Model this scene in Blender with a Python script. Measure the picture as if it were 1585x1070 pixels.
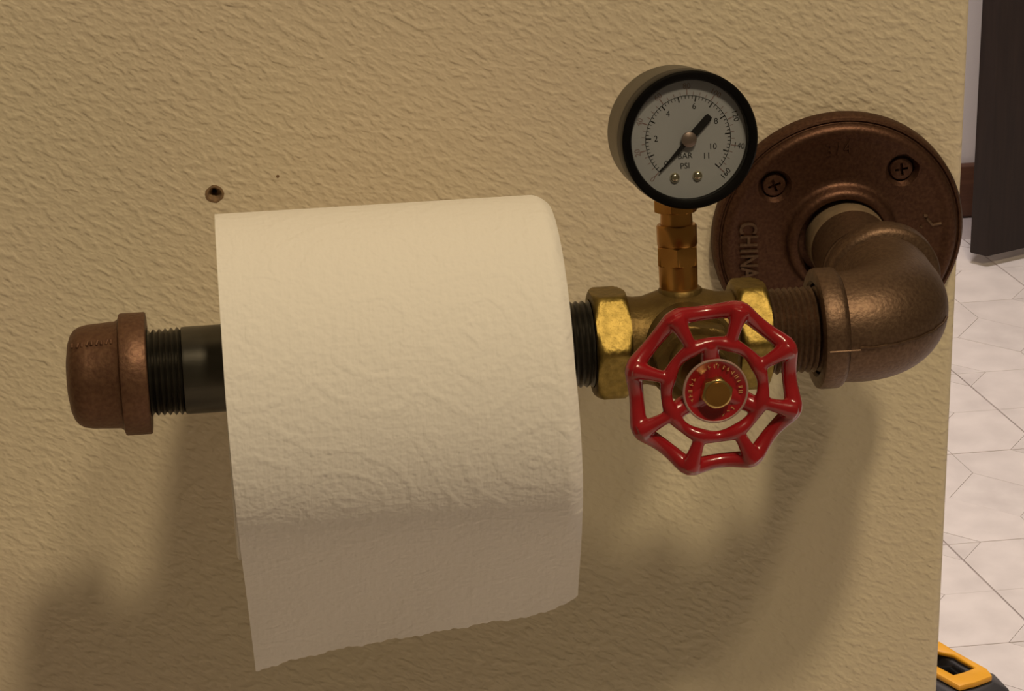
import bpy, bmesh, math, random
from math import sin, cos, pi, radians as rad
from mathutils import Vector as V, Matrix

for o in list(bpy.data.objects):
    bpy.data.objects.remove(o)
SC = bpy.context.scene
COL = SC.collection
MM = 0.001
H0 = 0.68                      # height of the flange centre above the floor
random.seed(4)

# ------------------------------------------------------------------ camera
cam_d = bpy.data.cameras.new('camera')
cam = bpy.data.objects.new('camera', cam_d)
COL.objects.link(cam)
cr, cu, cw = V((0.993265, -0.113911, -0.021194)), V((0.065688, 0.402924, 0.912873)), V((0.095447, 0.908117, -0.407693))
M = Matrix((cr, cu, -cw)).transposed().to_4x4()
M.translation = V((-0.200645, -0.854879, 0.349213 + H0))
cam.matrix_world = M
cam_d.sensor_fit = 'HORIZONTAL'
cam_d.sensor_width = 36
cam_d.lens = 4300 / 1585 * 36
cam_d.clip_start = 0.02
SC.camera = cam

# ------------------------------------------------------------------ light
SC.view_settings.view_transform = 'Standard'
SC.view_settings.look = 'None'
SC.view_settings.gamma = 1
SC.view_settings.use_curve_mapping = False
SC.view_settings.exposure = 0.0
w = bpy.data.worlds.new('world')
SC.world = w
w.use_nodes = True
w.node_tree.nodes['Background'].inputs[0].default_value = (1.0, 0.74, 0.42, 1)
w.node_tree.nodes['Background'].inputs[1].default_value = 0.09


def point(name, loc, power, col, r):
    d = bpy.data.lights.new(name, 'POINT')
    d.energy = power
    d.color = col
    d.shadow_soft_size = r
    o = bpy.data.objects.new(name, d)
    o.location = loc
    COL.objects.link(o)


WARM = (1.0, 0.80, 0.515)
for x, e in ((0.19, 98), (0.69, 46)):      # the bulbs of the bathroom ceiling light
    point('ceiling_bulb', (x, -1.2, H0 + 2.10), e, WARM, 0.10)
d = bpy.data.lights.new('hall_light', 'AREA')
d.shape = 'DISK'
d.size = 0.35
d.energy = 29
d.color = (1.0, 0.90, 0.87)
o = bpy.data.objects.new('hall_light', d)
o.location = (0.22, 0.85, 2.2)
COL.objects.link(o)


# ------------------------------------------------------------------ materials
def mat(name, base, rough=0.5, metal=0.0, var=None, scale=60, bump=0.0, bscale=200, detail=3, stretch=(1, 1, 1), coat=0.0, spec=0.5, dist=0.001):
    m = bpy.data.materials.new(name)
    m.use_nodes = True
    nt = m.node_tree
    b = nt.nodes['Principled BSDF']
    b.inputs['Base Color'].default_value = (*base, 1)
    b.inputs['Roughness'].default_value = rough
    b.inputs['Metallic'].default_value = metal
    b.inputs['Coat Weight'].default_value = coat
    b.inputs['Coat Roughness'].default_value = 0.08
    b.inputs['Specular IOR Level'].default_value = spec
    tc = nt.nodes.new('ShaderNodeTexCoord')
    mp = nt.nodes.new('ShaderNodeMapping')
    mp.inputs['Scale'].default_value = stretch
    nt.links.new(tc.outputs['Object'], mp.inputs[0])
    if var:
        n = nt.nodes.new('ShaderNodeTexNoise')
        n.inputs['Scale'].default_value = scale
        n.inputs['Detail'].default_value = detail
        nt.links.new(mp.outputs[0], n.inputs[0])
        r = nt.nodes.new('ShaderNodeValToRGB')
        r.color_ramp.elements[0].position = 0.32
        r.color_ramp.elements[0].color = (*base, 1)
        r.color_ramp.elements[1].position = 0.68
        r.color_ramp.elements[1].color = (*var, 1)
        nt.links.new(n.outputs['Fac'], r.inputs[0])
        nt.links.new(r.outputs[0], b.inputs['Base Color'])
    if bump:
        n2 = nt.nodes.new('ShaderNodeTexNoise')
        n2.inputs['Scale'].default_value = bscale
        n2.inputs['Detail'].default_value = detail
        nt.links.new(mp.outputs[0], n2.inputs[0])
        bp = nt.nodes.new('ShaderNodeBump')
        bp.inputs['Strength'].default_value = bump
        bp.inputs['Distance'].default_value = dist
        nt.links.new(n2.outputs['Fac'], bp.inputs['Height'])
        nt.links.new(bp.outputs[0], b.inputs['Normal'])
    return m


def wall_material():
    m = bpy.data.materials.new('beige_textured_paint')
    m.use_nodes = True
    nt = m.node_tree
    L = nt.links.new
    b = nt.nodes['Principled BSDF']
    b.inputs['Roughness'].default_value = 0.55
    b.inputs['Specular IOR Level'].default_value = 0.3
    tc = nt.nodes.new('ShaderNodeTexCoord')

    def noise(sc, detail, stretch, rot=0.0, rough=0.5):
        mp = nt.nodes.new('ShaderNodeMapping')
        mp.vector_type = 'TEXTURE'
        mp.inputs['Scale'].default_value = stretch
        mp.inputs['Rotation'].default_value = (0, rot, 0)
        L(tc.outputs['Object'], mp.inputs[0])
        n = nt.nodes.new('ShaderNodeTexNoise')
        n.inputs['Scale'].default_value = sc
        n.inputs['Detail'].default_value = detail
        n.inputs['Roughness'].default_value = rough
        L(mp.outputs[0], n.inputs[0])
        return n.outputs['Fac']

    def mult(a, k):
        x = nt.nodes.new('ShaderNodeMath')
        x.operation = 'MULTIPLY'
        x.inputs[1].default_value = k
        L(a, x.inputs[0])
        return x.outputs[0]

    def add(a, c):
        x = nt.nodes.new('ShaderNodeMath')
        L(a, x.inputs[0])
        L(c, x.inputs[1])
        return x.outputs[0]

    def ramp(a, p0, p1):
        r = nt.nodes.new('ShaderNodeMapRange')
        r.interpolation_type = 'SMOOTHSTEP'
        r.inputs[1].default_value = p0
        r.inputs[2].default_value = p1
        L(a, r.inputs[0])
        return r.outputs[0]
    blobs = ramp(noise(340, 1.0, (1.5, 1, 0.85), rad(34), 0.45), 0.38, 0.72)
    blobs2 = ramp(noise(560, 1.0, (1.35, 1, 0.9), rad(30), 0.4), 0.40, 0.75)
    fine = noise(900, 2, (1, 1, 1))
    h = add(add(mult(blobs, 1.0), mult(blobs2, 0.5)), mult(fine, 0.22))
    bp = nt.nodes.new('ShaderNodeBump')
    bp.inputs['Strength'].default_value = 1.0
    bp.inputs['Distance'].default_value = 0.00021
    L(h, bp.inputs['Height'])
    L(bp.outputs[0], b.inputs['Normal'])
    big = noise(5, 2, (1, 1, 1))
    r = nt.nodes.new('ShaderNodeValToRGB')
    r.color_ramp.elements[0].position = 0.35
    r.color_ramp.elements[0].color = (0.69, 0.59, 0.455, 1)
    r.color_ramp.elements[1].position = 0.65
    r.color_ramp.elements[1].color = (0.69, 0.615, 0.45, 1)
    L(big, r.inputs[0])
    L(r.outputs[0], b.inputs['Base Color'])
    return m


def paper_material(name, emboss=1.0):
    m = bpy.data.materials.new(name)
    m.use_nodes = True
    nt = m.node_tree
    L = nt.links.new
    b = nt.nodes['Principled BSDF']
    b.inputs['Base Color'].default_value = (0.84, 0.81, 0.77, 1)
    b.inputs['Roughness'].default_value = 0.95
    b.inputs['Specular IOR Level'].default_value = 0.1
    uv = nt.nodes.new('ShaderNodeTexCoord').outputs['UV']   # metres along width and length

    def m2(op, a, k):
        x = nt.nodes.new('ShaderNodeMath')
        x.operation = op
        L(a, x.inputs[0])
        if isinstance(k, float):
            x.inputs[1].default_value = k
        else:
            L(k, x.inputs[1])
        return x.outputs[0]

    def noise(sc, det, st=(1, 1, 1)):
        mp = nt.nodes.new('ShaderNodeMapping')
        mp.inputs['Scale'].default_value = st
        L(uv, mp.inputs[0])
        n = nt.nodes.new('ShaderNodeTexNoise')
        n.inputs['Scale'].default_value = sc
        n.inputs['Detail'].default_value = det
        L(mp.outputs[0], n.inputs[0])
        return n.outputs['Fac']
    # embossed swirls: rings about scattered centres
    mp = nt.nodes.new('ShaderNodeMapping')
    L(uv, mp.inputs[0])
    nd = nt.nodes.new('ShaderNodeTexNoise')
    nd.inputs['Scale'].default_value = 60
    L(uv, nd.inputs[0])
    vm = nt.nodes.new('ShaderNodeVectorMath')
    vm.operation = 'MULTIPLY_ADD'
    vm.inputs[1].default_value = (0.012, 0.012, 0)
    L(nd.outputs['Color'], vm.inputs[0])
    L(uv, vm.inputs[2])
    vo = nt.nodes.new('ShaderNodeTexVoronoi')
    vo.voronoi_dimensions = '2D'
    vo.inputs['Scale'].default_value = 26
    vo.inputs['Randomness'].default_value = 0.6
    L(vm.outputs[0], vo.inputs[0])
    ring = m2('SINE', m2('MULTIPLY', vo.outputs['Distance'], 26.0), 0.0)
    ring = m2('POWER', m2('MULTIPLY_ADD', ring, 0.5), 1.0) if False else ring
    ringp = m2('MAXIMUM', ring, 0.35)
    dots = noise(460, 1.0)
    crepe = noise(300, 2, (2.2, 0.25, 1))
    h = m2('ADD', m2('ADD', m2('MULTIPLY', ringp, 0.55 * emboss), m2('MULTIPLY', dots, 1.15)), m2('MULTIPLY', crepe, 0.5))
    bp = nt.nodes.new('ShaderNodeBump')
    bp.inputs['Strength'].default_value = 0.9
    bp.inputs['Distance'].default_value = 0.00032
    L(h, bp.inputs['Height'])
    L(bp.outputs[0], b.inputs['Normal'])
    return m


WALL = wall_material()
PAPER = paper_material('white_tissue')
BRONZE = mat('bronze_paint', (0.08, 0.036, 0.023), 0.48, 0.8, (0.12, 0.06, 0.036), 900, 0.35, 900, 2, dist=0.0003)
BRONZE_L = mat('light_bronze_paint', (0.118, 0.07, 0.045), 0.5, 0.8, (0.17, 0.107, 0.068), 900, 0.35, 800, 2, dist=0.0004)
BRONZE_C = mat('copper_bronze_paint', (0.125, 0.06, 0.036), 0.5, 0.65, (0.175, 0.092, 0.053), 700, 0.4, 600, 2, dist=0.0004)
STEEL = mat('black_steel', (0.04, 0.037, 0.032), 0.34, 0.85, (0.15, 0.14, 0.115), 60, 0.1, 200, 3, (0.3, 1, 1))
BRASS = mat('aged_brass', (0.12, 0.075, 0.022), 0.5, 0.75, (0.17, 0.11, 0.032), 160, 0.25, 500, 3)
BRASS_R = mat('rough_cast_brass', (0.19, 0.135, 0.036), 0.48, 1.0, (0.30, 0.215, 0.06), 400, 0.55, 700, 3, dist=0.00035)
BRASS_S = mat('smooth_brass', (0.52, 0.27, 0.07), 0.27, 0.9, (0.42, 0.2, 0.05), 120)
BRASS_N = mat('polished_brass', (0.62, 0.44, 0.17), 0.22, 0.95, (0.48, 0.33, 0.12), 300)
RED = mat('red_enamel', (0.30, 0.008, 0.013), 0.22, 0.0, (0.25, 0.007, 0.011), 90, 0.06, 150, 2, coat=0.4)
NIPPLE_LIT = mat('lit_nipple_tone', (0.21, 0.15, 0.095), 0.5, 0.35, (0.26, 0.19, 0.12), 200, 0.2, 500)  # paler tone standing for light on the wall nipple
GOLD = mat('gold_print', (0.5, 0.25, 0.1), 0.5)
GREYRIM = mat('pale_rim', (0.32, 0.20, 0.17), 0.5)
BLACK = mat('black_plastic', (0.003, 0.0028, 0.0028), 0.35, 0, (0.005, 0.0045, 0.0045), 100, spec=0.08)
CASE = mat('dark_case_metal', (0.105, 0.095, 0.075), 0.4, 0.7, (0.13, 0.115, 0.09), 120)
DIAL = mat('dial_white', (0.33, 0.33, 0.355), 0.6, 0, (0.35, 0.35, 0.37), 80)
INK = mat('black_ink', (0.008, 0.007, 0.008), 0.6, spec=0.1)
INKR = mat('red_ink', (0.2, 0.13, 0.13), 0.6)
SILVER = mat('bright_rivet', (0.75, 0.68, 0.5), 0.14, 1.0)
PINKM = mat('dull_copper', (0.32, 0.24, 0.21), 0.35, 0.8)
CARD = mat('cardboard', (0.42, 0.30, 0.19), 0.9, 0, (0.38, 0.27, 0.17), 100)
WHITEW = mat('white_paint', (0.72, 0.67, 0.66), 0.7, 0, (0.74, 0.69, 0.67), 20, 0.1, 200)
DWOOD = mat('dark_wood', (0.014, 0.0075, 0.006), 0.5, 0, (0.022, 0.012, 0.009), 40, 0.1, 60, 4, (6, 6, 0.4), spec=0.3)
BWOOD = mat('brown_wood', (0.075, 0.028, 0.014), 0.5, 0, (0.12, 0.05, 0.025), 40, 0.1, 60, 4, (0.4, 6, 6))
GROUT = mat('grey_joint', (0.42, 0.36, 0.35), 0.9, 0, (0.38, 0.33, 0.33), 60)
TILE = mat('pale_vinyl', (0.63, 0.58, 0.563), 0.42, 0, (0.735, 0.68, 0.66), 34, 0.05, 60, 8)
TILE_D = mat('pale_vinyl_inset', (0.60, 0.55, 0.535), 0.42, 0, (0.72, 0.67, 0.65), 40, 0.05, 60, 6)
YELLOW = mat('yellow_plastic', (0.78, 0.38, 0.02), 0.42, 0, (0.72, 0.34, 0.02), 60, 0.05, 400)
DGREY = mat('charcoal_plastic', (0.035, 0.033, 0.037), 0.5, 0, (0.045, 0.043, 0.047), 100, 0.1, 500)
PLASTER = mat('raw_plaster', (0.24, 0.15, 0.075), 0.9, 0, (0.17, 0.105, 0.06), 600)


def lens_material():
    m = bpy.data.materials.new('clear_lens')
    m.use_nodes = True
    nt = m.node_tree
    nt.nodes.remove(nt.nodes['Principled BSDF'])
    t = nt.nodes.new('ShaderNodeBsdfTransparent')
    t.inputs[0].default_value = (0.93, 0.94, 0.94, 1)
    g = nt.nodes.new('ShaderNodeBsdfGlossy')
    g.inputs['Roughness'].default_value = 0.04
    lw = nt.nodes.new('ShaderNodeLayerWeight')
    pw = nt.nodes.new('ShaderNodeMath')
    pw.operation = 'POWER'
    pw.inputs[1].default_value = 4.0
    nt.links.new(lw.outputs['Facing'], pw.inputs[0])
    fr = nt.nodes.new('ShaderNodeMath')
    fr.operation = 'MULTIPLY_ADD'
    fr.inputs[1].default_value = 0.5
    fr.inputs[2].default_value = 0.03
    nt.links.new(pw.outputs[0], fr.inputs[0])
    mx = nt.nodes.new('ShaderNodeMixShader')
    nt.links.new(fr.outputs[0], mx.inputs[0])
    nt.links.new(t.outputs[0], mx.inputs[1])
    nt.links.new(g.outputs[0], mx.inputs[2])
    nt.links.new(mx.outputs[0], nt.nodes['Material Output'].inputs[0])
    return m


LENS = lens_material()


# ------------------------------------------------------------------ mesh helpers (all lengths in mm)
class MB:
    def __init__(s, org=(0, 0, 0), ax=(1, 0, 0), ay=(0, 1, 0), az=(0, 0, 1)):
        s.v, s.f, s.uv = [], [], None
        s.frame(org, ax, ay, az)

    def frame(s, org, ax, ay, az):
        s.o, s.a, s.b, s.c = V(org), V(ax), V(ay), V(az)
        return s

    def p(s, q):
        return s.o + s.a * q[0] + s.b * q[1] + s.c * q[2]

    def add(s, vs, fs):
        n = len(s.v)
        s.v += [s.p(q) for q in vs]
        s.f += [[i + n for i in f] for f in fs]

    def lathe(s, prof, n=64, closed=False):
        # profile of (r, z) turned about the local z axis
        vs, fs, idx = [], [], []
        for r, z in prof:
            if r < 1e-6:
                idx.append([len(vs)] * n)
                vs.append((0, 0, z))
            else:
                idx.append(list(range(len(vs), len(vs) + n)))
                vs += [(r * cos(2 * pi * k / n), r * sin(2 * pi * k / n), z) for k in range(n)]
        m = len(prof)
        for i in range(m if closed else m - 1):
            A, B = idx[i], idx[(i + 1) % m]
            for k in range(n):
                q = [A[k], A[(k + 1) % n], B[(k + 1) % n], B[k]]
                u = []
                for x in q:
                    if x not in u:
                        u.append(x)
                if len(u) > 2:
                    fs.append(u)
        s.add(vs, fs)
        return s

    def tube(s, path, rad_, n=12, closed=False):
        P = [V(q) for q in path]
        m = len(P)
        R = rad_ if isinstance(rad_, (list, tuple)) else [rad_] * m
        vs, fs = [], []
        ref = None
        for i in range(m):
            a, b_ = (P[i - 1] if (i or closed) else P[i]), (P[(i + 1) % m] if (i < m - 1 or closed) else P[i])
            t = (b_ - a).normalized()
            if ref is None:
                ref = t.orthogonal()
            ref = (ref - t * ref.dot(t)).normalized()
            q = t.cross(ref)
            vs += [P[i] + (ref * cos(2 * pi * k / n) + q * sin(2 * pi * k / n)) * R[i] for k in range(n)]
        for i in range(m if closed else m - 1):
            j = (i + 1) % m
            for k in range(n):
                fs.append([i * n + k, i * n + (k + 1) % n, j * n + (k + 1) % n, j * n + k])
        if not closed:
            fs.append(list(range(n))[::-1])
            fs.append([(m - 1) * n + k for k in range(n)])
        s.add(vs, fs)
        return s

    def prism(s, poly, z0, z1):
        n = len(poly)
        vs = [(x, y, z0) for x, y in poly] + [(x, y, z1) for x, y in poly]
        fs = [list(range(n))[::-1], list(range(n, 2 * n))]
        fs += [[k, (k + 1) % n, n + (k + 1) % n, n + k] for k in range(n)]
        s.add(vs, fs)
        return s

    def box(s, x0, x1, y0, y1, z0, z1):
        return s.prism([(x0, y0), (x1, y0), (x1, y1), (x0, y1)], z0, z1)

    def mesh(s, name, m, angle=35, bevel=0.0, seg=2):
        me = bpy.data.meshes.new(name)
        me.from_pydata([q * MM for q in s.v], [], s.f)
        bm = bmesh.new()
        bm.from_mesh(me)
        bmesh.ops.recalc_face_normals(bm, faces=bm.faces)
        if bevel:
            es = [e for e in bm.edges if e.is_manifold and e.calc_face_angle(0) > rad(30)]
            bmesh.ops.bevel(bm, geom=es, offset=bevel * MM, segments=seg, affect='EDGES', profile=0.5)
        bm.to_mesh(me)
        bm.free()
        me.polygons.foreach_set('use_smooth', [True] * len(me.polygons))
        me.set_sharp_from_angle(angle=rad(angle))
        me.materials.append(m)
        return me

    def obj(s, name, m, parent=None, label=None, **kw):
        o = bpy.data.objects.new(name, s.mesh(name, m, **kw))
        COL.objects.link(o)
        if parent:
            o.parent = parent
        if label:
            o['label'] = label
        return o


def bake(o, mods, angle=35):
    """apply modifiers given as (type, settings)"""
    for t, kw in mods:
        md = o.modifiers.new(t, t)
        for k, x in kw.items():
            setattr(md, k, x)
    dg = bpy.context.evaluated_depsgraph_get()
    dg.update()
    me = bpy.data.meshes.new_from_object(o.evaluated_get(dg), depsgraph=dg)
    me.name = o.data.name
    old = o.data
    o.modifiers.clear()
    o.data = me
    bpy.data.meshes.remove(old)
    me.polygons.foreach_set('use_smooth', [True] * len(me.polygons))
    me.set_sharp_from_angle(angle=rad(angle))
    return o


def text_into(mb, txt, size, x, y, z=0.0, ang=0.0, depth=0.0, center=True, wide=1.0, bold=0.0):
    """lettering laid on the local xy plane of mb, facing +z"""
    c = bpy.data.curves.new('lettering', 'FONT')
    c.body = txt
    c.size = size
    c.extrude = depth / 2
    c.resolution_u = 3
    c.offset = bold
    if center:
        c.align_x = 'CENTER'
        c.align_y = 'CENTER'
    o = bpy.data.objects.new('lettering', c)
    COL.objects.link(o)
    dg = bpy.context.evaluated_depsgraph_get()
    me = bpy.data.meshes.new_from_object(o.evaluated_get(dg), depsgraph=dg)
    ca, sa = cos(ang), sin(ang)
    vs = []
    for q in me.vertices:
        px, py = q.co.x * wide, q.co.y
        vs.append((x + px * ca - py * sa, y + px * sa + py * ca, z + q.co.z))
    mb.add(vs, [list(f.vertices) for f in me.polygons])
    bpy.data.objects.remove(o)
    bpy.data.curves.remove(c)
    bpy.data.meshes.remove(me)


def thing(name, label, cat, loc, group=None):
    o = bpy.data.objects.new(name, None)
    o.empty_display_size = 0.02
    COL.objects.link(o)
    o.location = loc
    o['label'] = label
    o['category'] = cat
    if group:
        o['group'] = group
    return o


def structure(o):
    o['kind'] = 'structure'
    return o


# ------------------------------------------------------------------ the setting
FZ = -H0 * 1000                # floor level in flange coordinates (mm)


def place(o):                  # meshes modelled in flange coordinates
    o.location = (0, 0, H0)
    return o


# partition wall with its outside corner on the right and an old screw hole
r = 3.5
corner = [(43.1 - r + r * sin(a), r - r * cos(a)) for a in [rad(x) for x in range(0, 91, 15)]]
poly = [(-1300, 0)] + corner + [(43.1, 115), (-1300, 115)]
wall = place(MB().prism(poly, FZ, 1720).obj('wall_front', WALL, angle=30))
structure(wall)
cut = MB((-207.3, 0, 26.6), (1, 0, 0), (0, 0, 1), (0, -1, 0))
cut.lathe([(0, -26), (1.5, -26), (1.5, -2.6), (2.4, -1.2), (2.9, 0.6), (0, 0.6)], 14)
cutter = place(cut.obj('cutter', WALL))
for q in cutter.data.vertices:
    if q.co.y < -0.0005 or q.co.y > 0.002:
        continue
    q.co.x += random.uniform(-0.0003, 0.0003)
    q.co.z += random.uniform(-0.0006, 0.0003)
bpy.context.view_layer.update()
bake(wall, [('BOOLEAN', dict(operation='DIFFERENCE', object=cutter, solver='EXACT'))], 30)
bpy.data.objects.remove(cutter)
pl = MB((-207.3, 0, 26.6), (1, 0, 0), (0, 0, 1), (0, -1, 0))
pl.lathe([(0, -20), (0.95, -20), (0.98, -2.3), (1.8, -0.9), (2.25, 0.1), (2.8, 0.14), (3.2, -0.04)], 18)
for i, q in enumerate(pl.v):
    q += V((random.uniform(-.15, .15), 0, random.uniform(-.2, .15)))
hole = pl.obj('screw_hole', PLASTER, wall, 'small old screw hole with a chipped brown rim')
hole.location = (0, 0, 0)
chip = MB((-186.4, 0, 31.4), (1, 0, 0), (0, 0, 1), (0, -1, 0)).lathe([(0, 0.18), (0.45, 0.15), (0.62, -0.05)], 8)
chip.obj('paint_chip', PLASTER, wall, 'tiny brown chip in the paint')

# the room behind: white wall, brown baseboard, pale tiled floor, dark door
structure(place(MB().box(-600, 1500, 1689, 1789, FZ, 1720).obj('wall_back', WHITEW)))
bb = MB().box(-600, 1500, 1677, 1689, FZ, FZ + 55)
structure(place(bb.obj('baseboard_back', BWOOD, bevel=2.5)))

flo = structure(place(MB().box(-1300, 1500, -1700, 1790, FZ - 22, FZ - 0.9).obj('floor', GROUT)))
E1, E2, C0 = V((153.5, 1.5)), V((-32.5, 153.0)), V((392.0, 1083.0))


def cell_pieces():
    a, bq = 0.25, 0.262
    g1, g2, h = 0.0052, 0.0024, 0.0017     # seam along e2, seam along e1, inner joint
    D = [(a - h, 0), (0, bq - h), (-a + h, 0), (0, -bq + h)]
    out = [(D, TILE_D)]
    for sx, sy in ((1, 1), (-1, 1), (-1, -1), (1, -1)):
        k1, k2 = 0.5 - 0.172, 0.5 - 0.172
        q = [(sx * (a + h * 0.6), sy * h * 0.8), (sx * (0.5 - g1), sy * h * 0.8), (sx * (0.5 - g1), sy * (k2 - h)), (sx * (k1 - h), sy * (0.5 - g2)),
             (sx * h * 0.8, sy * (0.5 - g2)), (sx * h * 0.8, sy * (bq + h * 0.6))]
        out.append((q, TILE))
        out.append(([(sx * (0.5 - g1), sy * (k2 + h)), (sx * (0.5 - g1), sy * (0.5 - g2)), (sx * (k1 + h), sy * (0.5 - g2))], TILE_D))
    return out


PIECES = cell_pieces()
piece_mesh = []
for q, m in PIECES:
    k = MB()
    pts = [E1 * x + E2 * y for x, y in q]
    k.prism([(p.x, p.y) for p in pts], FZ - 4, FZ)
    piece_mesh.append(k.mesh('tile', m, angle=20))
far = MB()
for i in range(-11, 8):
    for j in range(-18, 5):
        c = C0 + E1 * i + E2 * j
        if not (-1200 < c.x < 1420 and -1600 < c.y < 1610):
            continue
        if 120 < c.x < 760 and 560 < c.y:
            for me in piece_mesh:
                t = bpy.data.objects.new('tile', me)
                COL.objects.link(t)
                t.parent = flo
                t.location = (c.x * MM, c.y * MM, random.uniform(-0.00012, 0.0001))
        else:
            for q, m in PIECES:
                pts = [c + E1 * x + E2 * y for x, y in q]
                far.prism([(p.x, p.y) for p in pts], FZ - 4, FZ)
t = far.obj('tile', TILE, flo, angle=20)
t['kind'] = 'stuff'

dA, dB = V((510.5, 1544.2)), V((497.0, 1557.0))
dd = V((0.94, 0.34)).normalized()
dn = V((-dd.y, dd.x))
door = MB().prism([tuple(dA), tuple(dA + dd * 340), tuple(dA + dd * 340 + dn * 19), tuple(dB)], FZ + 12, FZ + 2030)
structure(place(door.obj('door_1', DWOOD, bevel=1.5)))

# ------------------------------------------------------------------ the pipe paper holder
HOLD = thing('toilet_paper_holder', 'bronze and brass pipe-fitting toilet paper holder with red valve wheel and pressure gauge', 'paper holder', (0, 0, H0))
T = 79.5
EX = 3.7                       # the bend sits a little off the flange centre
XA = dict(ax=(0, 0, 1), ay=(0, 1, 0), az=(1, 0, 0))      # local z runs along +x
WA = dict(ax=(1, 0, 0), ay=(0, 0, 1), az=(0, -1, 0))     # local z runs out of the wall


def threads(r, z0, z1, pitch, depth, taper=0.0):
    n = int(round((z1 - z0) / pitch))
    out = []
    for k in range(n):
        z = z0 + (z1 - z0) * k / n
        p = (z1 - z0) / n
        rr = r - taper * k / n
        out += [(rr - depth, z), (rr - depth * 0.15, z + p * 0.38), (rr, z + p * 0.5), (rr - depth * 0.15, z + p * 0.62)]
    out.append((r - taper - depth, z1))
    return out


# floor flange on the wall
fl = MB(**WA).lathe([(0, 0), (42.4, 0), (42.8, 0.6), (42.7, 4.2), (42.0, 5.4), (41.2, 5.7), (40.7, 5.2), (40.3, 5.4), (39.9, 6.6), (39.2, 7.5),
                     (38.0, 8.0), (36.6, 7.8), (35.4, 7.1), (34, 6.9), (22, 6.9), (20.2, 7.0), (19.3, 7.5), (18.7, 8.5), (18.3, 9.6), (17.5, 10.6), (16.4, 11.0), (15.4, 10.8),
                     (14.8, 10.0), (14.4, 8.5), (14.3, 6.0), (0, 6.0)], 128)
flange = fl.obj('flange', BRONZE, HOLD, 'dark bronze round wall flange')
spots = [(-22.6, 19.9), (20.4, 22.9), (22.6, -19.9), (-20.4, -22.9)]
cc = MB()
for x, z in spots:
    cc.frame((x, 0, z), WA['ax'], WA['ay'], WA['az']).lathe([(0, 3.0), (3.3, 3.0), (4.5, 5.2), (5.6, 6.7), (6.0, 7.4), (0, 7.4)], 40)
cutter = cc.obj('cutter', BRONZE)
cutter.location = HOLD.location
bpy.context.view_layer.update()
bake(flange, [('BOOLEAN', dict(operation='DIFFERENCE', object=cutter, solver='EXACT'))])
bpy.data.objects.remove(cutter)
for i, (x, z) in enumerate(spots):
    a = rad((20, 8, 30, 15)[i])
    ax, ay = V((cos(a), 0, sin(a))), V((-sin(a), 0, cos(a)))
    sm = MB((x, 0, z), ax, ay, (0, -1, 0)).lathe([(0, 2.0), (2.4, 2.0), (3.9, 4.3), (4.1, 5.0), (3.7, 5.6), (2.6, 5.95), (0, 6.05)], 36)
    so = sm.obj('screw', BRONZE, flange)
    kc = MB((x, 0, z), ax, ay, (0, -1, 0))
    e_, f_ = 2.2, 0.45
    kc.prism([(e_, -f_), (e_, f_), (f_, f_), (f_, e_), (-f_, e_), (-f_, f_), (-e_, f_), (-e_, -f_), (-f_, -f_), (-f_, -e_), (f_, -e_), (f_, -f_)], 4.4, 7)
    cutter = kc.obj('cutter', BRONZE)
    bpy.context.view_layer.update()
    cutter.location = HOLD.location
    bpy.context.view_layer.update()
    bake(so, [('BOOLEAN', dict(operation='DIFFERENCE', object=cutter, solver='EXACT'))])
    bpy.data.objects.remove(cutter)
LF = dict(org=(0, -6.85, 0), ax=(1, 0, 0), ay=(0, 0, 1), az=(0, -1, 0))
for k, ch in enumerate('CHINA'):
    lt = MB(**LF)
    text_into(lt, ch, 8.4, -31.8 + 0.15 * k, (5.8, 1.2, -2.4, -6.0, -10.4)[k], 0.3, rad(-92), 1.0, wide=0.72, bold=0.14)
    lt.obj('letter', BRONZE_L, flange)
for k, ch in enumerate('3/4'):
    lt = MB(**LF)
    text_into(lt, ch, 6.0, -4.6 + 3.1 * k, 31.4 + 0.3 * k, 0.1, rad(4), 0.6, wide=0.9)
    lt.obj('letter', BRONZE, flange)
for q, r_ in (([(28.2, 6.3, 0.15), (29.4, 6.1, 0.15)], 0.55), ([(27.2, 2.6, 0.1), (27.8, 2.0, 0.1)], 0.45), ([(29.3, 5.2, 0.1), (31.4, 2.7, 0.15), (34.4, 3.2, 0.2)], 0.55)):
    MB(**LF).tube(q, r_, 8).obj('cast_mark', BRONZE_L, flange)

# nipple between the flange and the elbow
nip = MB((EX * 0.4, 0, 0), **WA).lathe([(0, 6.2), (13.35, 6.2), (13.35, 33)] + threads(13.35, 33, 46, 1.81, 0.8) + [(0, 46)], 96)
nip = nip.obj('wall_nipple', BRONZE_L, HOLD)
MB((EX * 0.4, 0, 0), **WA).lathe([(13.0, 6.4), (13.5, 6.4), (13.5, 15.8), (13.3, 16.4), (13.0, 16.4)], 96, closed=True).obj('lit_band', NIPPLE_LIT, nip, 'paler band next to the flange, lit by its colour')  # light on the nipple beside the flange, painted as a paler ring

# elbow
BR = 17.4
RB = 17.0


def elbow_body():
    pts = []
    for y in (-50, -56):
        pts.append((0, y, 0))
    for k in range(0, 17):
        a = k / 16 * pi / 2
        pts.append((-RB + RB * cos(a), -T + RB - RB * sin(a), 0))
    pts += [(-RB - 6, -T, 0)]
    rr = [BR - 0.3] * 2 + [BR + 0.5 * sin(pi * k / 16) for k in range(17)] + [BR - 0.3]
    return pts, rr


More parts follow.
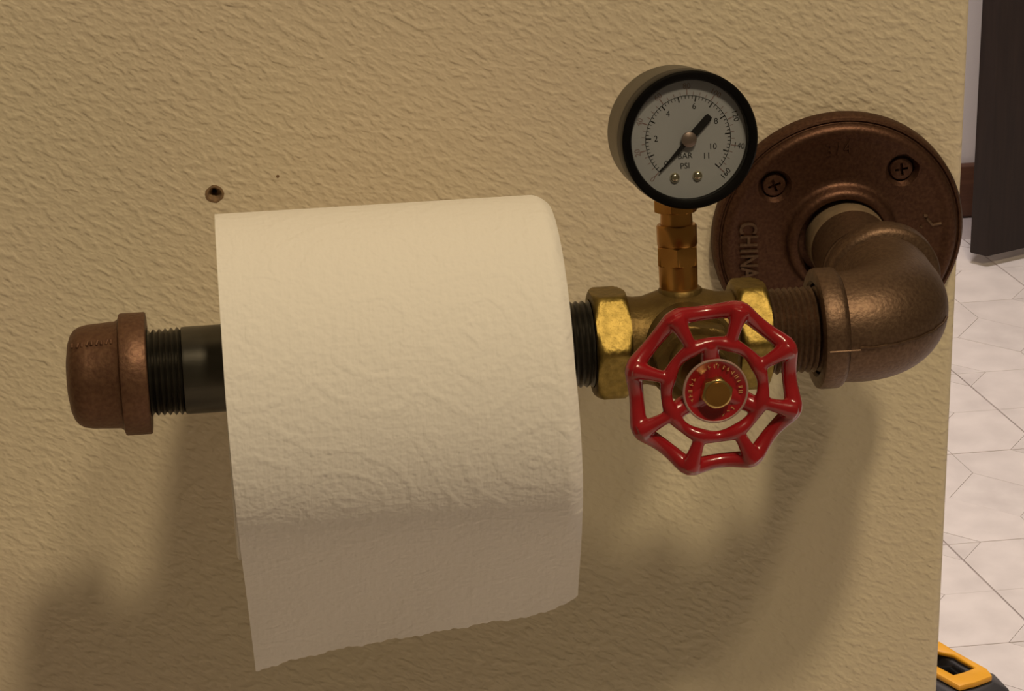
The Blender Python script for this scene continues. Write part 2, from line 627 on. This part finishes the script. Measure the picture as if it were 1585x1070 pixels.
pts, rr = elbow_body()
el = MB((EX, 0, 0)).tube(pts, rr, 72)
AX_, AY_ = 25.0, 39.5
col_prof = lambda e, back: [(14.2, e + 6 * back), (14.2, e + 0.9 * back), (15.0, e + 0.1 * back), (17.6, e), (18.6, e + 0.5 * back), (18.9, e + 1.4 * back), (18.9, e + 6.2 * back), (18.5, e + 7.2 * back), (17.2, e + 8.2 * back), (12, e + 9 * back)]
el.frame((0, -T, 0), **{'ax': (0, 0, 1), 'ay': (0, 1, 0), 'az': (1, 0, 0)}).lathe(col_prof(-AX_, 1), 96)
el.frame((EX * 1.45, 0, 0), (1, 0, 0), (0, 0, 1), (0, -1, 0)).lathe(col_prof(AY_, 1), 96)
# parting seam on the outside of the bend
el.frame((EX, 0, 0), (1, 0, 0), (0, 1, 0), (0, 0, 1))
seam = []
for k in range(0, 25):
    a = k / 24 * pi / 2
    if k < 7:
        continue
    R_ = RB + BR + 0.55 * sin(pi * k / 24) + 0.12 + 0.15 * (k - 10) / 14
    seam.append((-RB + R_ * cos(a), -T + RB - R_ * sin(a), 0.4 + 0.15 * sin(k * 1.9)))
seam += [(-18.0, -T - BR, 0.4)]
el.tube(seam, [0.36 + 0.08 * sin(k * 2.3) for k in range(len(seam))], 6)
el.tube([(-18.0, -T - 18.85, 0.3), (-AX_ - EX + 1.2, -T - 18.85, 0.3)], 0.3, 6)
el.obj('elbow', BRONZE_L, HOLD, 'bronze ninety degree pipe elbow')

# threaded nipple between elbow and valve
nx = MB((0, -T, 0), **XA).lathe([(0, -45), (13.2, -45)] + threads(13.45, -44, -17, 1.95, 1.05) + [(0, -17)], 96)
nx.obj('threaded_nipple', BRONZE_L, HOLD)

# valve body
VX = -66.5
TH = rad(8.5)
N_ = V((0, -cos(TH), sin(TH)))
U_ = V((0, sin(TH), cos(TH)))
va = MB((0, -T, 0), **XA)
va.lathe([(0, -87), (14.6, -87), (14.2, -84), (13.6, -81), (13.7, -78), (15.2, -73), (16.2, -66.5), (15.2, -60), (13.7, -55), (13.6, -52), (14.2, -50), (14.6, -46.5), (0, -46.5)], 72)
va.frame((VX, -T, 0), (1, 0, 0), -U_, N_)
va.lathe([(0, 0), (13.6, 4), (13.6, 17), (14.4, 18.5), (14.4, 21.5), (13.6, 22.5), (0, 22.5)], 64)
va.frame((VX - 0, -T, 0), (1, 0, 0), -N_, U_)
va.lathe([(0, 4), (7.4, 8), (7.0, 14.2), (6.7, 15.6), (6.4, 16.0), (0, 16.0)], 40)
valve = va.obj('valve_body', BRASS, HOLD, 'dull aged brass valve body')


def hexnut(mb, Rc, z0, z1, a0, bore, ch=0.16, n=72, edge=2.2):
    """hexagonal nut about local z, corners chamfered by turning"""
    ring = []
    for k in range(n):
        a = a0 + 2 * pi * k / n
        d = ((a - a0 + pi / 6) % (pi / 3)) - pi / 6     # angle from the nearest corner
        hexr = Rc * cos(pi / 6) / cos(pi / 6 - abs(d))
        ring.append((a, hexr))
    rows = []
    rl = Rc * cos(pi / 6)

    def row(rmax, z):
        return [(min(hr, rmax) * cos(a), min(hr, rmax) * sin(a), z) for a, hr in ring]
    steps = [(bore, z0), (rl - 0.6, z0)]
    steps += [(rl - 0.6 + (Rc - rl + 0.6) * t, z0 + edge * (1 - (1 - t) ** 2) ** 1.0 * 0.5 if False else z0 + edge * t * t) for t in (0.25, 0.5, 0.75, 1)]
    steps += [(rl - 0.6 + (Rc - rl + 0.6) * t, z1 - edge * t * t) for t in (1, 0.75, 0.5, 0.25)]
    steps += [(rl - 0.6, z1), (bore, z1)]
    vs, fs = [], []
    for rmax, z in steps:
        vs += row(rmax, z)
    for i in range(len(steps) - 1):
        for k in range(n):
            fs.append([i * n + k, i * n + (k + 1) % n, (i + 1) * n + (k + 1) % n, (i + 1) * n + k])
    mb.add(vs, fs)


# local x = up, local y = towards the wall; corners at 11 deg above the front
a0 = math.atan2(-cos(rad(12)), sin(rad(12)))
h1 = MB((0, -T, 0), **XA)
hexnut(h1, 18.3, -94.6, -83.6, a0, 13.6)
h1.obj('hex_end', BRASS_R, valve, 'rough brass hexagonal end by the paper roll')
h2 = MB((0, -T, 0), **XA)
hexnut(h2, 18.3, -50.4, -40.2, a0, 13.6)
h2.obj('hex_end', BRASS_R, valve, 'rough brass hexagonal end by the bronze elbow')
bo = MB((VX, -T, 0), (1, 0, 0), -U_, N_)
hexnut(bo, 13.2, 22.4, 31, rad(10), 3.0, edge=1.2)
bo.lathe([(0, 30.6), (9.2, 30.6), (9.0, 34), (8.0, 35.4), (8.0, 40.5), (7.2, 41.5), (0, 41.5)], 40)
bo.obj('bonnet', BRASS, valve)
st = MB((VX, -T, 0), (1, 0, 0), -U_, N_).lathe([(0, 40), (3.6, 40), (3.6, 63), (0, 63)], 24)
st.obj('valve_stem', BRASS_S, valve)

# red hand wheel
WL = 57.0
hw = MB((VX, -T, 0), (1, 0, 0), U_, N_)
hw.o = hw.o + N_ * WL
R0, RI = 24.8, 14.2
WR = 26.5                      # turn of the wheel: angle of its first corner
path, rad_ = [], []
for k in range(8):
    for j in range(12):
        t = j / 12
        ang = rad(WR + 45 * (k + t))
        base = R0 * cos(pi / 8) / cos(rad(45 * (t - 0.5)))
        s_ = sin(pi * t)
        rr_ = base - 0.35 * s_ ** 1.5
        if j == 0:
            rr_ -= 0.9
        path.append((rr_ * cos(ang), rr_ * sin(ang), -1.9 * s_))
        rad_.append(3.2 - 1.0 * s_ ** 0.55)
hw.tube(path, rad_, 14, closed=True)
hw.tube([(RI * cos(rad(5 * k)), RI * sin(rad(5 * k)), 1.2 + 0.25 * cos(rad(8 * (5 * k - WR)))) for k in range(72)], [1.95 + 0.25 * cos(rad(8 * (5 * k - WR))) for k in range(72)], 14, closed=True)
for k in range(8):
    a = rad(WR + 45 * k)
    hw.tube([(r_ * cos(a), r_ * sin(a), z_) for r_, z_ in ((RI, 1.4), (17.5, 1.5), (20.3, 1.3), (22.8, 0.9), (R0 - 0.6, 0.4))], [1.9, 1.9, 2.2, 2.75, 3.2], 14)
for a in (-26, 95, 207):
    a = rad(a)
    hw.tube([(r_ * cos(a), r_ * sin(a), z_) for r_, z_ in ((3, -0.6), (7, -0.8), (10.5, -0.6), (RI, 0.8))], [3.2, 3.1, 2.9, 2.5], 14)
hw.lathe([(0, -3.5), (6.2, -3.5), (8.2, -1.2), (8.8, 0.4), (8.0, 1.2), (0, 1.2)], 48)
wheel = hw.obj('handwheel', RED, HOLD, 'glossy red scalloped eight-point valve wheel')
bake(wheel, [('REMESH', dict(mode='VOXEL', voxel_size=0.00034)), ('SMOOTH', dict(factor=0.5, iterations=7))], 180)
dk = MB((VX, -T, 0), (1, 0, 0), U_, N_)
dk.o = dk.o + N_ * (WL + 1.3)
dk.lathe([(0, 0), (9.3, 0), (9.35, 0.9), (9.0, 1.15), (7.6, 0.6), (6.2, 0.0), (0, -0.1)], 64)
disc = dk.obj('name_disc', RED, wheel, 'red enamel disc round the wheel nut')
rm = MB(dk.o, (1, 0, 0), U_, N_).lathe([(9.32, 0.3), (9.62, 0.5), (9.62, 1.15), (9.25, 1.32), (9.0, 1.16), (9.1, 0.6)], 64, closed=True)
rm.obj('disc_rim', GREYRIM, wheel)
pr = MB(dk.o, (1, 0, 0), U_, N_)
rnd = random.Random(9)


def glyphs(a_from, a_to, n, mbx):
    for k in range(n):
        a = rad(a_from + (a_to - a_from) * k / max(1, n - 1))
        e, tng = V((cos(a), sin(a))), V((-sin(a), cos(a)))
        for _ in range(2):
            w1 = rnd.uniform(-0.35, 0.35)
            q = e * 7.4 + tng * w1
            if rnd.random() < 0.6:
                ends = [q - e * 0.6, q + e * 0.6]
                nrm = tng * 0.13
            else:
                ends = [q - tng * 0.35 + e * rnd.uniform(-.5, .5), q + tng * 0.35]
                nrm = e * 0.12
            z = 0.9
            a_, b_ = ends
            mbx.add([(*(a_ - nrm), z), (*(b_ - nrm), z), (*(b_ + nrm), z), (*(a_ + nrm), z)], [[0, 1, 2, 3]])


glyphs(125, 60, 7, pr)
glyphs(45, -5, 5, pr)
glyphs(-48, -72, 3, pr)
glyphs(200, 150, 5, pr)
pr.obj('disc_lettering', GOLD, wheel, 'worn gold lettering')
nt_ = MB(dk.o, (1, 0, 0), U_, N_)
hexnut(nt_, 4.9, 0.3, 4.2, rad(14), 2.6, edge=1.0)
nt_.lathe([(2.7, 2.2), (3.3, 4.2), (3.1, 4.7), (2.6, 4.6), (2.4, 3.9), (0, 3.7)], 32)
nt_.obj('wheel_nut', BRASS_N, wheel, 'brass hexagonal nut')

# gauge stem
GT = rad(12)
GN = V((0, -cos(GT), sin(GT)))
GU = V((0, sin(GT), cos(GT)))
G0 = V((VX - 0.3, -T, 0))
sg = MB(G0, (1, 0, 0), -GN, GU)
sg.lathe([(0, 15), (5.9, 15.0), (6.0, 23.5), (0, 23.5)], 40)
hexnut(sg, 6.9, 22.8, 29.2, rad(20), 2, edge=0.6)
sg.lathe([(0, 29.0), (6.0, 29.0), (6.2, 29.5), (6.2, 35.2), (5.9, 35.7), (0, 35.7)], 40)
sg.lathe([(0, 35.0), (5.0, 35.0), (4.8, 39.6), (0, 39.6)], 40)
hexnut(sg, 6.9, 39.4, 47.0, rad(8), 2, edge=0.5)
GY = 64.3
gauge_c = G0 + GU * GY + GN * 0.9
YAW = rad(4.5)
gn = (GN * cos(YAW) + V((1, 0, 0)) * sin(YAW)).normalized()
gx = (V((1, 0, 0)) * cos(YAW) - GN * sin(YAW)).normalized()
gu = GU
gf = dict(org=gauge_c, ax=gx, ay=gu, az=gn)
ga = MB(**gf).lathe([(0, -4.5), (18.6, -4.5), (19.6, -4.0), (20.1, -2.8), (20.1, 17), (18.6, 17), (18.4, 15.2), (0, 15.2)], 96)
gauge = ga.obj('pressure_gauge', CASE, HOLD, 'round pressure gauge with grey metal case and black bezel')
sg.obj('gauge_stem', BRASS_S, gauge, 'orange brass gauge stem with hexagon fittings')
bz = MB(**gf).lathe([(17.9, 15.0), (17.9, 20.0), (18.3, 20.6), (19.2, 20.9), (20.2, 20.8), (20.75, 20.2), (20.85, 19.2), (20.85, 13.5), (20.3, 12.6), (19.9, 12.8), (19.9, 15.0)], 96, closed=True)
bz.obj('bezel', BLACK, gauge, 'glossy black plastic bezel ring')
dl = MB(**gf).lathe([(0, 17.2), (17.85, 17.2), (17.85, 17.6), (0, 17.6)], 96)
dl.obj('dial', DIAL, gauge, 'white dial face')
ln = MB(**gf).lathe([(0, 20.0), (17.85, 19.7), (17.85, 20.0), (0, 20.4)], 72)
ln.obj('lens', LENS, gauge, 'clear lens over the dial')
K = 17.8 / 585
mk = MB(**gf)
mr = MB(**gf)
ZM = 17.65


def arc(mb, r0, r1, a_from, a_to, n=60):
    vs = []
    for k in range(n + 1):
        a = rad(a_from + (a_to - a_from) * k / n)
        vs += [(r0 * cos(a), r0 * sin(a), ZM), (r1 * cos(a), r1 * sin(a), ZM)]
    mb.add(vs, [[2 * k, 2 * k + 1, 2 * k + 3, 2 * k + 2] for k in range(n)])


def tick(mb, r0, r1, a, wd):
    e, t_ = V((cos(a), sin(a))), V((-sin(a), cos(a))) * wd / 2
    mb.add([(*(e * r0 - t_), ZM), (*(e * r1 - t_), ZM), (*(e * r1 + t_), ZM), (*(e * r0 + t_), ZM)], [[0, 1, 2, 3]])


arc(mk, 425 * K, 431 * K, 225, -45)
for k in range(56):
    a = rad(225 - 270 * k / 55)
    big = k % 5 == 0
    tick(mk, (372 if big else 398) * K, 428 * K, a, 0.36 if big else 0.2)
for k in range(33):
    a = rad(225 - 270 * k / 32)
    big = k % 4 == 0
    tick(mr, 436 * K, (500 if big else 470) * K, a, 0.34 if big else 0.2)
for v_ in (0, 2, 4, 6, 8, 10, 11):
    a = rad(225 - 270 * v_ / 11)
    rr_ = 325 if v_ < 9 else (262 if v_ == 10 else 255)
    text_into(mk, str(v_), 2.6, rr_ * K * cos(a), rr_ * K * sin(a), ZM)
for v_ in range(0, 161, 20):
    a = rad(225 - 270 * v_ / 160)
    text_into(mk if v_ > 100 else mr, str(v_), 2.4, 520 * K * cos(a), 520 * K * sin(a), ZM, (rad(-78) if v_ == 120 else a if v_ == 140 else rad(45) if v_ == 160 else a - pi / 2) if v_ > 100 else a - pi / 2)
text_into(mk, 'BAR', 2.5, -38 * K, -165 * K, ZM)
text_into(mk, 'PSI', 2.5, -42 * K, -265 * K, ZM)
mk.obj('dial_markings', INK, gauge, 'black dial numbers and ticks')
mr.obj('outer_scale', INKR, gauge, 'faded red outer scale')
na = rad(45)
ne = MB(gauge_c, gx * cos(na) + gu * sin(na), -gx * sin(na) + gu * cos(na), gn)
ne.prism([(-432 * K, -0.12), (-60 * K, -0.75), (60 * K, -0.95), (60 * K, -1.15), (285 * K, -1.15), (310 * K, -0.8), (310 * K, 0.8), (285 * K, 1.15), (60 * K, 1.15), (60 * K, 0.95), (-60 * K, 0.75), (-432 * K, 0.12)], 18.4, 18.65)
ne.obj('needle', INK, gauge, 'black pointer resting at zero')
MB(**gf).lathe([(0, 19.7), (0.9, 19.65), (1.5, 19.5), (2.25, 19.2), (2.4, 18.7), (2.2, 18.1), (1.0, 17.5), (0, 17.5)], 32).obj('needle_hub', PINKM, gauge, 'dull copper pointer hub')
for x, y in ((-148, -372), (82, -368)):
    rv = MB(gauge_c + gx * (x * K) + gu * (y * K), gx, gu, gn)
    rv.lathe([(1.5, 17.5)] + [(1.55 * cos(rad(q)), 17.65 + 1.2 * sin(rad(q))) for q in range(0, 90, 15)] + [(0, 18.85)], 24).obj('rivet', SILVER, gauge, 'shiny rivet head')

# black pipe that carries the roll
pp = MB((0, -T, 0), **XA).lathe([(0, -234), (12.2, -234)] + threads(13.1, -232.5, -220.0, 1.85, 1.05, -0.35) + [(13.25, -219.6), (13.35, -218.8), (13.35, -104)] + threads(13.4, -103.5, -92, 1.85, 0.8) + [(0, -92)], 96)
pp.obj('black_pipe', STEEL, HOLD, 'black steel pipe with threaded ends')
# end cap
cp = MB((0, -T, 0), **XA)
prof = [(0, -255.0), (6, -254.7), (10.5, -254.0), (12.9, -253.1), (14.4, -251.9), (15.3, -250.3), (15.8, -248.0), (16.3, -239.5), (16.9, -238.6), (18.4, -238.1), (18.6, -237.7), (18.6, -230.6), (18.35, -230.2), (17.6, -230.1), (13.9, -230.1), (13.4, -231.0), (13.4, -236), (0, -236)]
cp.lathe(prof, 96)
cap = cp.obj('end_cap', BRONZE_C, HOLD, 'copper-brown domed end cap with raised rim')
cl = MB()
for k in range(9):             # row of worn cast letters along the top of the cap
    x = -252.0 + 1.45 * k
    a = rad(62)
    rr_ = 15.5 if k < 3 else 16.25
    cl.tube([(x, -T - cos(a - 0.05) * rr_, sin(a - 0.05) * rr_), (x + 0.5 * (k % 2), -T - cos(a + 0.05) * rr_, sin(a + 0.05) * rr_)], 0.38, 6)
cl.obj('cast_marks', BRONZE_C, cap)

# ------------------------------------------------------------------ toilet paper
ZR = -6.8
RR = 52.6
X0, X1 = -207.2, -105.8
ROLL = thing('toilet_paper_roll', 'white embossed toilet paper roll hanging on the black pipe with a torn end', 'toilet paper', (0, 0, H0))


def uv_obj(name, rows, m, parent, label=None, closed=False):
    """grid of (point, u, v) rows -> mesh with uv in metres"""
    nr, nc = len(rows), len(rows[0])
    vs = [q[0] * MM for row in rows for q in row]
    uvs = [(q[1] * MM, q[2] * MM) for row in rows for q in row]
    fs = []
    for i in range(nr - 1):
        for k in range(nc - 1):
            fs.append([i * nc + k, i * nc + k + 1, (i + 1) * nc + k + 1, (i + 1) * nc + k])
    me = bpy.data.meshes.new(name)
    me.from_pydata(vs, [], fs)
    lay = me.uv_layers.new(name='UVMap')
    for lp in me.loops:
        lay.data[lp.index].uv = uvs[lp.vertex_index]
    me.polygons.foreach_set('use_smooth', [True] * len(me.polygons))
    me.set_sharp_from_angle(angle=rad(40))
    me.materials.append(m)
    o = bpy.data.objects.new(name, me)
    COL.objects.link(o)
    o.parent = parent
    if label:
        o['label'] = label
    return o


rp = [(20.9, X0 + 0.3), (30, X0 + 0.1), (42, X0), (RR - 0.8, X0), (RR - 0.1, X0 + 0.5)] + [(RR, X0 + 0.5 + (X1 - X0 - 5.5) * k / 8) for k in range(9)] + [(RR - 0.3, X1 - 3.4), (RR - 1.1, X1 - 1.9), (RR - 2.4, X1 - 0.7), (RR - 4.2, X1), (42, X1), (30, X1 - 0.1), (20.9, X1 - 0.3), (20.9, X0 + 0.3)]
rows = []
nseg = 128
cum = [0]
for i in range(1, len(rp)):
    cum.append(cum[-1] + math.hypot(rp[i][0] - rp[i - 1][0], rp[i][1] - rp[i - 1][1]))
for i, (r_, x_) in enumerate(rp):
    rows.append([(V((x_, -T - r_ * cos(2 * pi * k / nseg), ZR + r_ * sin(2 * pi * k / nseg))), cum[i], 2 * pi * k / nseg * 54) for k in range(nseg + 1)])
uv_obj('roll', rows, PAPER, ROLL)
core = MB((0, -T, ZR), **XA).lathe([(20.3, X0 + 0.6), (20.95, X0 + 0.6), (20.95, X1 - 0.6), (20.3, X1 - 0.6)], 64, closed=True)
core.obj('cardboard_core', CARD, ROLL, 'brown cardboard core')

# loose sheet: over the top of the roll, down the front, then hanging free
RS = RR + 0.45
leave = rad(-31)
A0 = rad(150)
arc_len = RS * (A0 - leave)
path_pt = lambda s: None


def sheet_profile(s):
    if s <= arc_len:
        a = A0 - s / RS
        return -T - RS * cos(a), ZR + RS * sin(a), a
    t = s - arc_len
    y, z = -T - RS * cos(leave), ZR + RS * sin(leave)
    # tangent direction straightens a little as it hangs
    n = 24
    for k in range(n):
        q = (k + 0.5) / n * t
        ang = leave - 0.16 * (1 - math.exp(-q / 12)) + 0.10 * (q / 70) ** 1.5
        y += sin(-ang) * t / n
        z -= cos(ang) * t / n
    return y, z, leave


def tear(u):                   # extra length of the torn edge across the width, u from 0 (left) to 1
    b = 97 - 27.0 * u - 3.0 * sin(pi * u)
    if u > 0.86:
        b -= 10 * ((u - 0.86) / 0.14) ** 1.6
    return b + 0.5 * sin(u * 41) + 0.35 * sin(u * 97 + 1) + 0.3 * sin(u * 211)


nu, nv = 160, 150
rows = []
rnd = random.Random(3)
for i in range(nv + 1):
    row = []
    for k in range(nu + 1):
        u = k / nu
        L_ = arc_len + tear(u)
        s = L_ * (i / nv)
        y, z, a = sheet_profile(s)
        hang = max(0.0, s - arc_len) / 70
        dx = u * (X1 - X0) - (X1 - X0 - 5.0)
        if dx > 0:             # the paper follows the soft right-hand shoulder of the roll
            fd = 2.6 * (dx / 5.0) ** 2 * max(0.0, 1 - hang * 2.5)
            y += fd * cos(a)
            z -= fd * sin(a)
        x = X0 + (X1 - X0) * u + (2.5 + 2.6 * u) * max(0.0, s - RS * 2.2) / (arc_len + 70 - RS * 2.2)
        y += hang * (0.8 * sin(u * 5.0 + 0.6) + 0.35 * sin(u * 13 + hang * 4))
        row.append((V((x, y, z)), x - X0, -s))
    rows.append(row)
sh = uv_obj('loose_sheet', rows, PAPER, ROLL, 'loose end of paper with a slanted torn edge')
bake(sh, [('SOLIDIFY', dict(thickness=0.0003, offset=0.0))], 40)

# ------------------------------------------------------------------ yellow and black tool on the floor behind the wall
TOOL = thing('power_tool', 'yellow and black power tool on the pale floor past the wall corner', 'power tool', (0.262, 0.728, 0.0))
tz = lambda o: o
ring_o = [(240, 766), (259.7, 762.7), (268, 746), (282.0, 722), (283.2, 712.3), (270, 706), (257.8, 702.6), (250, 716), (236, 740)]
ring_i = [(243, 757), (256.4, 750.5), (264.8, 745), (267.2, 739.6), (275.0, 726), (266, 721.5), (258.2, 719), (251.4, 730), (244, 742)]
L0 = V((262, 728, 0))


def loc(p):
    return (p[0] - L0.x, p[1] - L0.y)


n = len(ring_o)
tb = MB()
zt, zb = 60, 55.5
vs = [(*loc(p), zt) for p in ring_o] + [(*loc(p), zt - 1.0) for p in ring_i] + [(*loc(p), zb) for p in ring_o] + [(*loc(p), zb) for p in ring_i]
fs = []
for k in range(n):
    j = (k + 1) % n
    fs += [[k, j, n + j, n + k], [2 * n + k, k, j, 2 * n + j][::1], [n + k, n + j, 3 * n + j, 3 * n + k], [2 * n + k, 2 * n + j, 3 * n + j, 3 * n + k]]
fs = [f for f in fs]
tb.add(vs, fs)
tb.obj('yellow_frame', YELLOW, TOOL, 'bright yellow plastic frame round a dark opening', bevel=1.2, seg=2)
body = MB()
lower = [(226, 777), (259, 771), (292, 735), (297, 714), (277, 696), (254, 687), (234, 720), (220, 752)]
rim = [(232, 770), (259, 764), (281, 724), (284, 712), (271, 704), (256, 700), (242, 722), (230, 748)]
well = [(238, 762), (257, 757), (273, 724), (275, 716), (268, 712), (258, 710), (248, 726), (238, 748)]
base = [(220, 779), (264, 772), (303, 735), (309, 706), (284, 684), (252, 674), (226, 708), (212, 748)]
inner = ring_i


def loft(mb, levels):
    m = len(levels[0][0])
    vs, fs = [], []
    for pl_, z in levels:
        vs += [(*loc(p), z) for p in pl_]
    for i in range(len(levels) - 1):
        for k in range(m):
            j = (k + 1) % m
            fs.append([i * m + k, i * m + j, (i + 1) * m + j, (i + 1) * m + k])
    fs.append(list(range(m))[::-1])
    fs.append([(len(levels) - 1) * m + k for k in range(m)])
    mb.add(vs, fs)


loft(body, [(base, 0), (base, 30), (lower, 42), (lower, 46), (rim, 55), (well, 54), (well, 38)])
body.obj('tool_body', DGREY, TOOL, 'charcoal plastic body', bevel=2.0, seg=2)
tr = MB().tube([(*loc((262, 729)), 50), (*loc((262.5, 725)), 54), (*loc((264, 721)), 56)], [1.2, 0.9, 0.7], 8)
tr.obj('metal_pin', SILVER, TOOL, 'small bright metal pin')
MB().tube([(*loc((250, 745)), 46), (*loc((262, 735)), 52), (*loc((268, 730)), 49)], [5, 4, 2.5], 12).obj('black_catch', BLACK, TOOL)
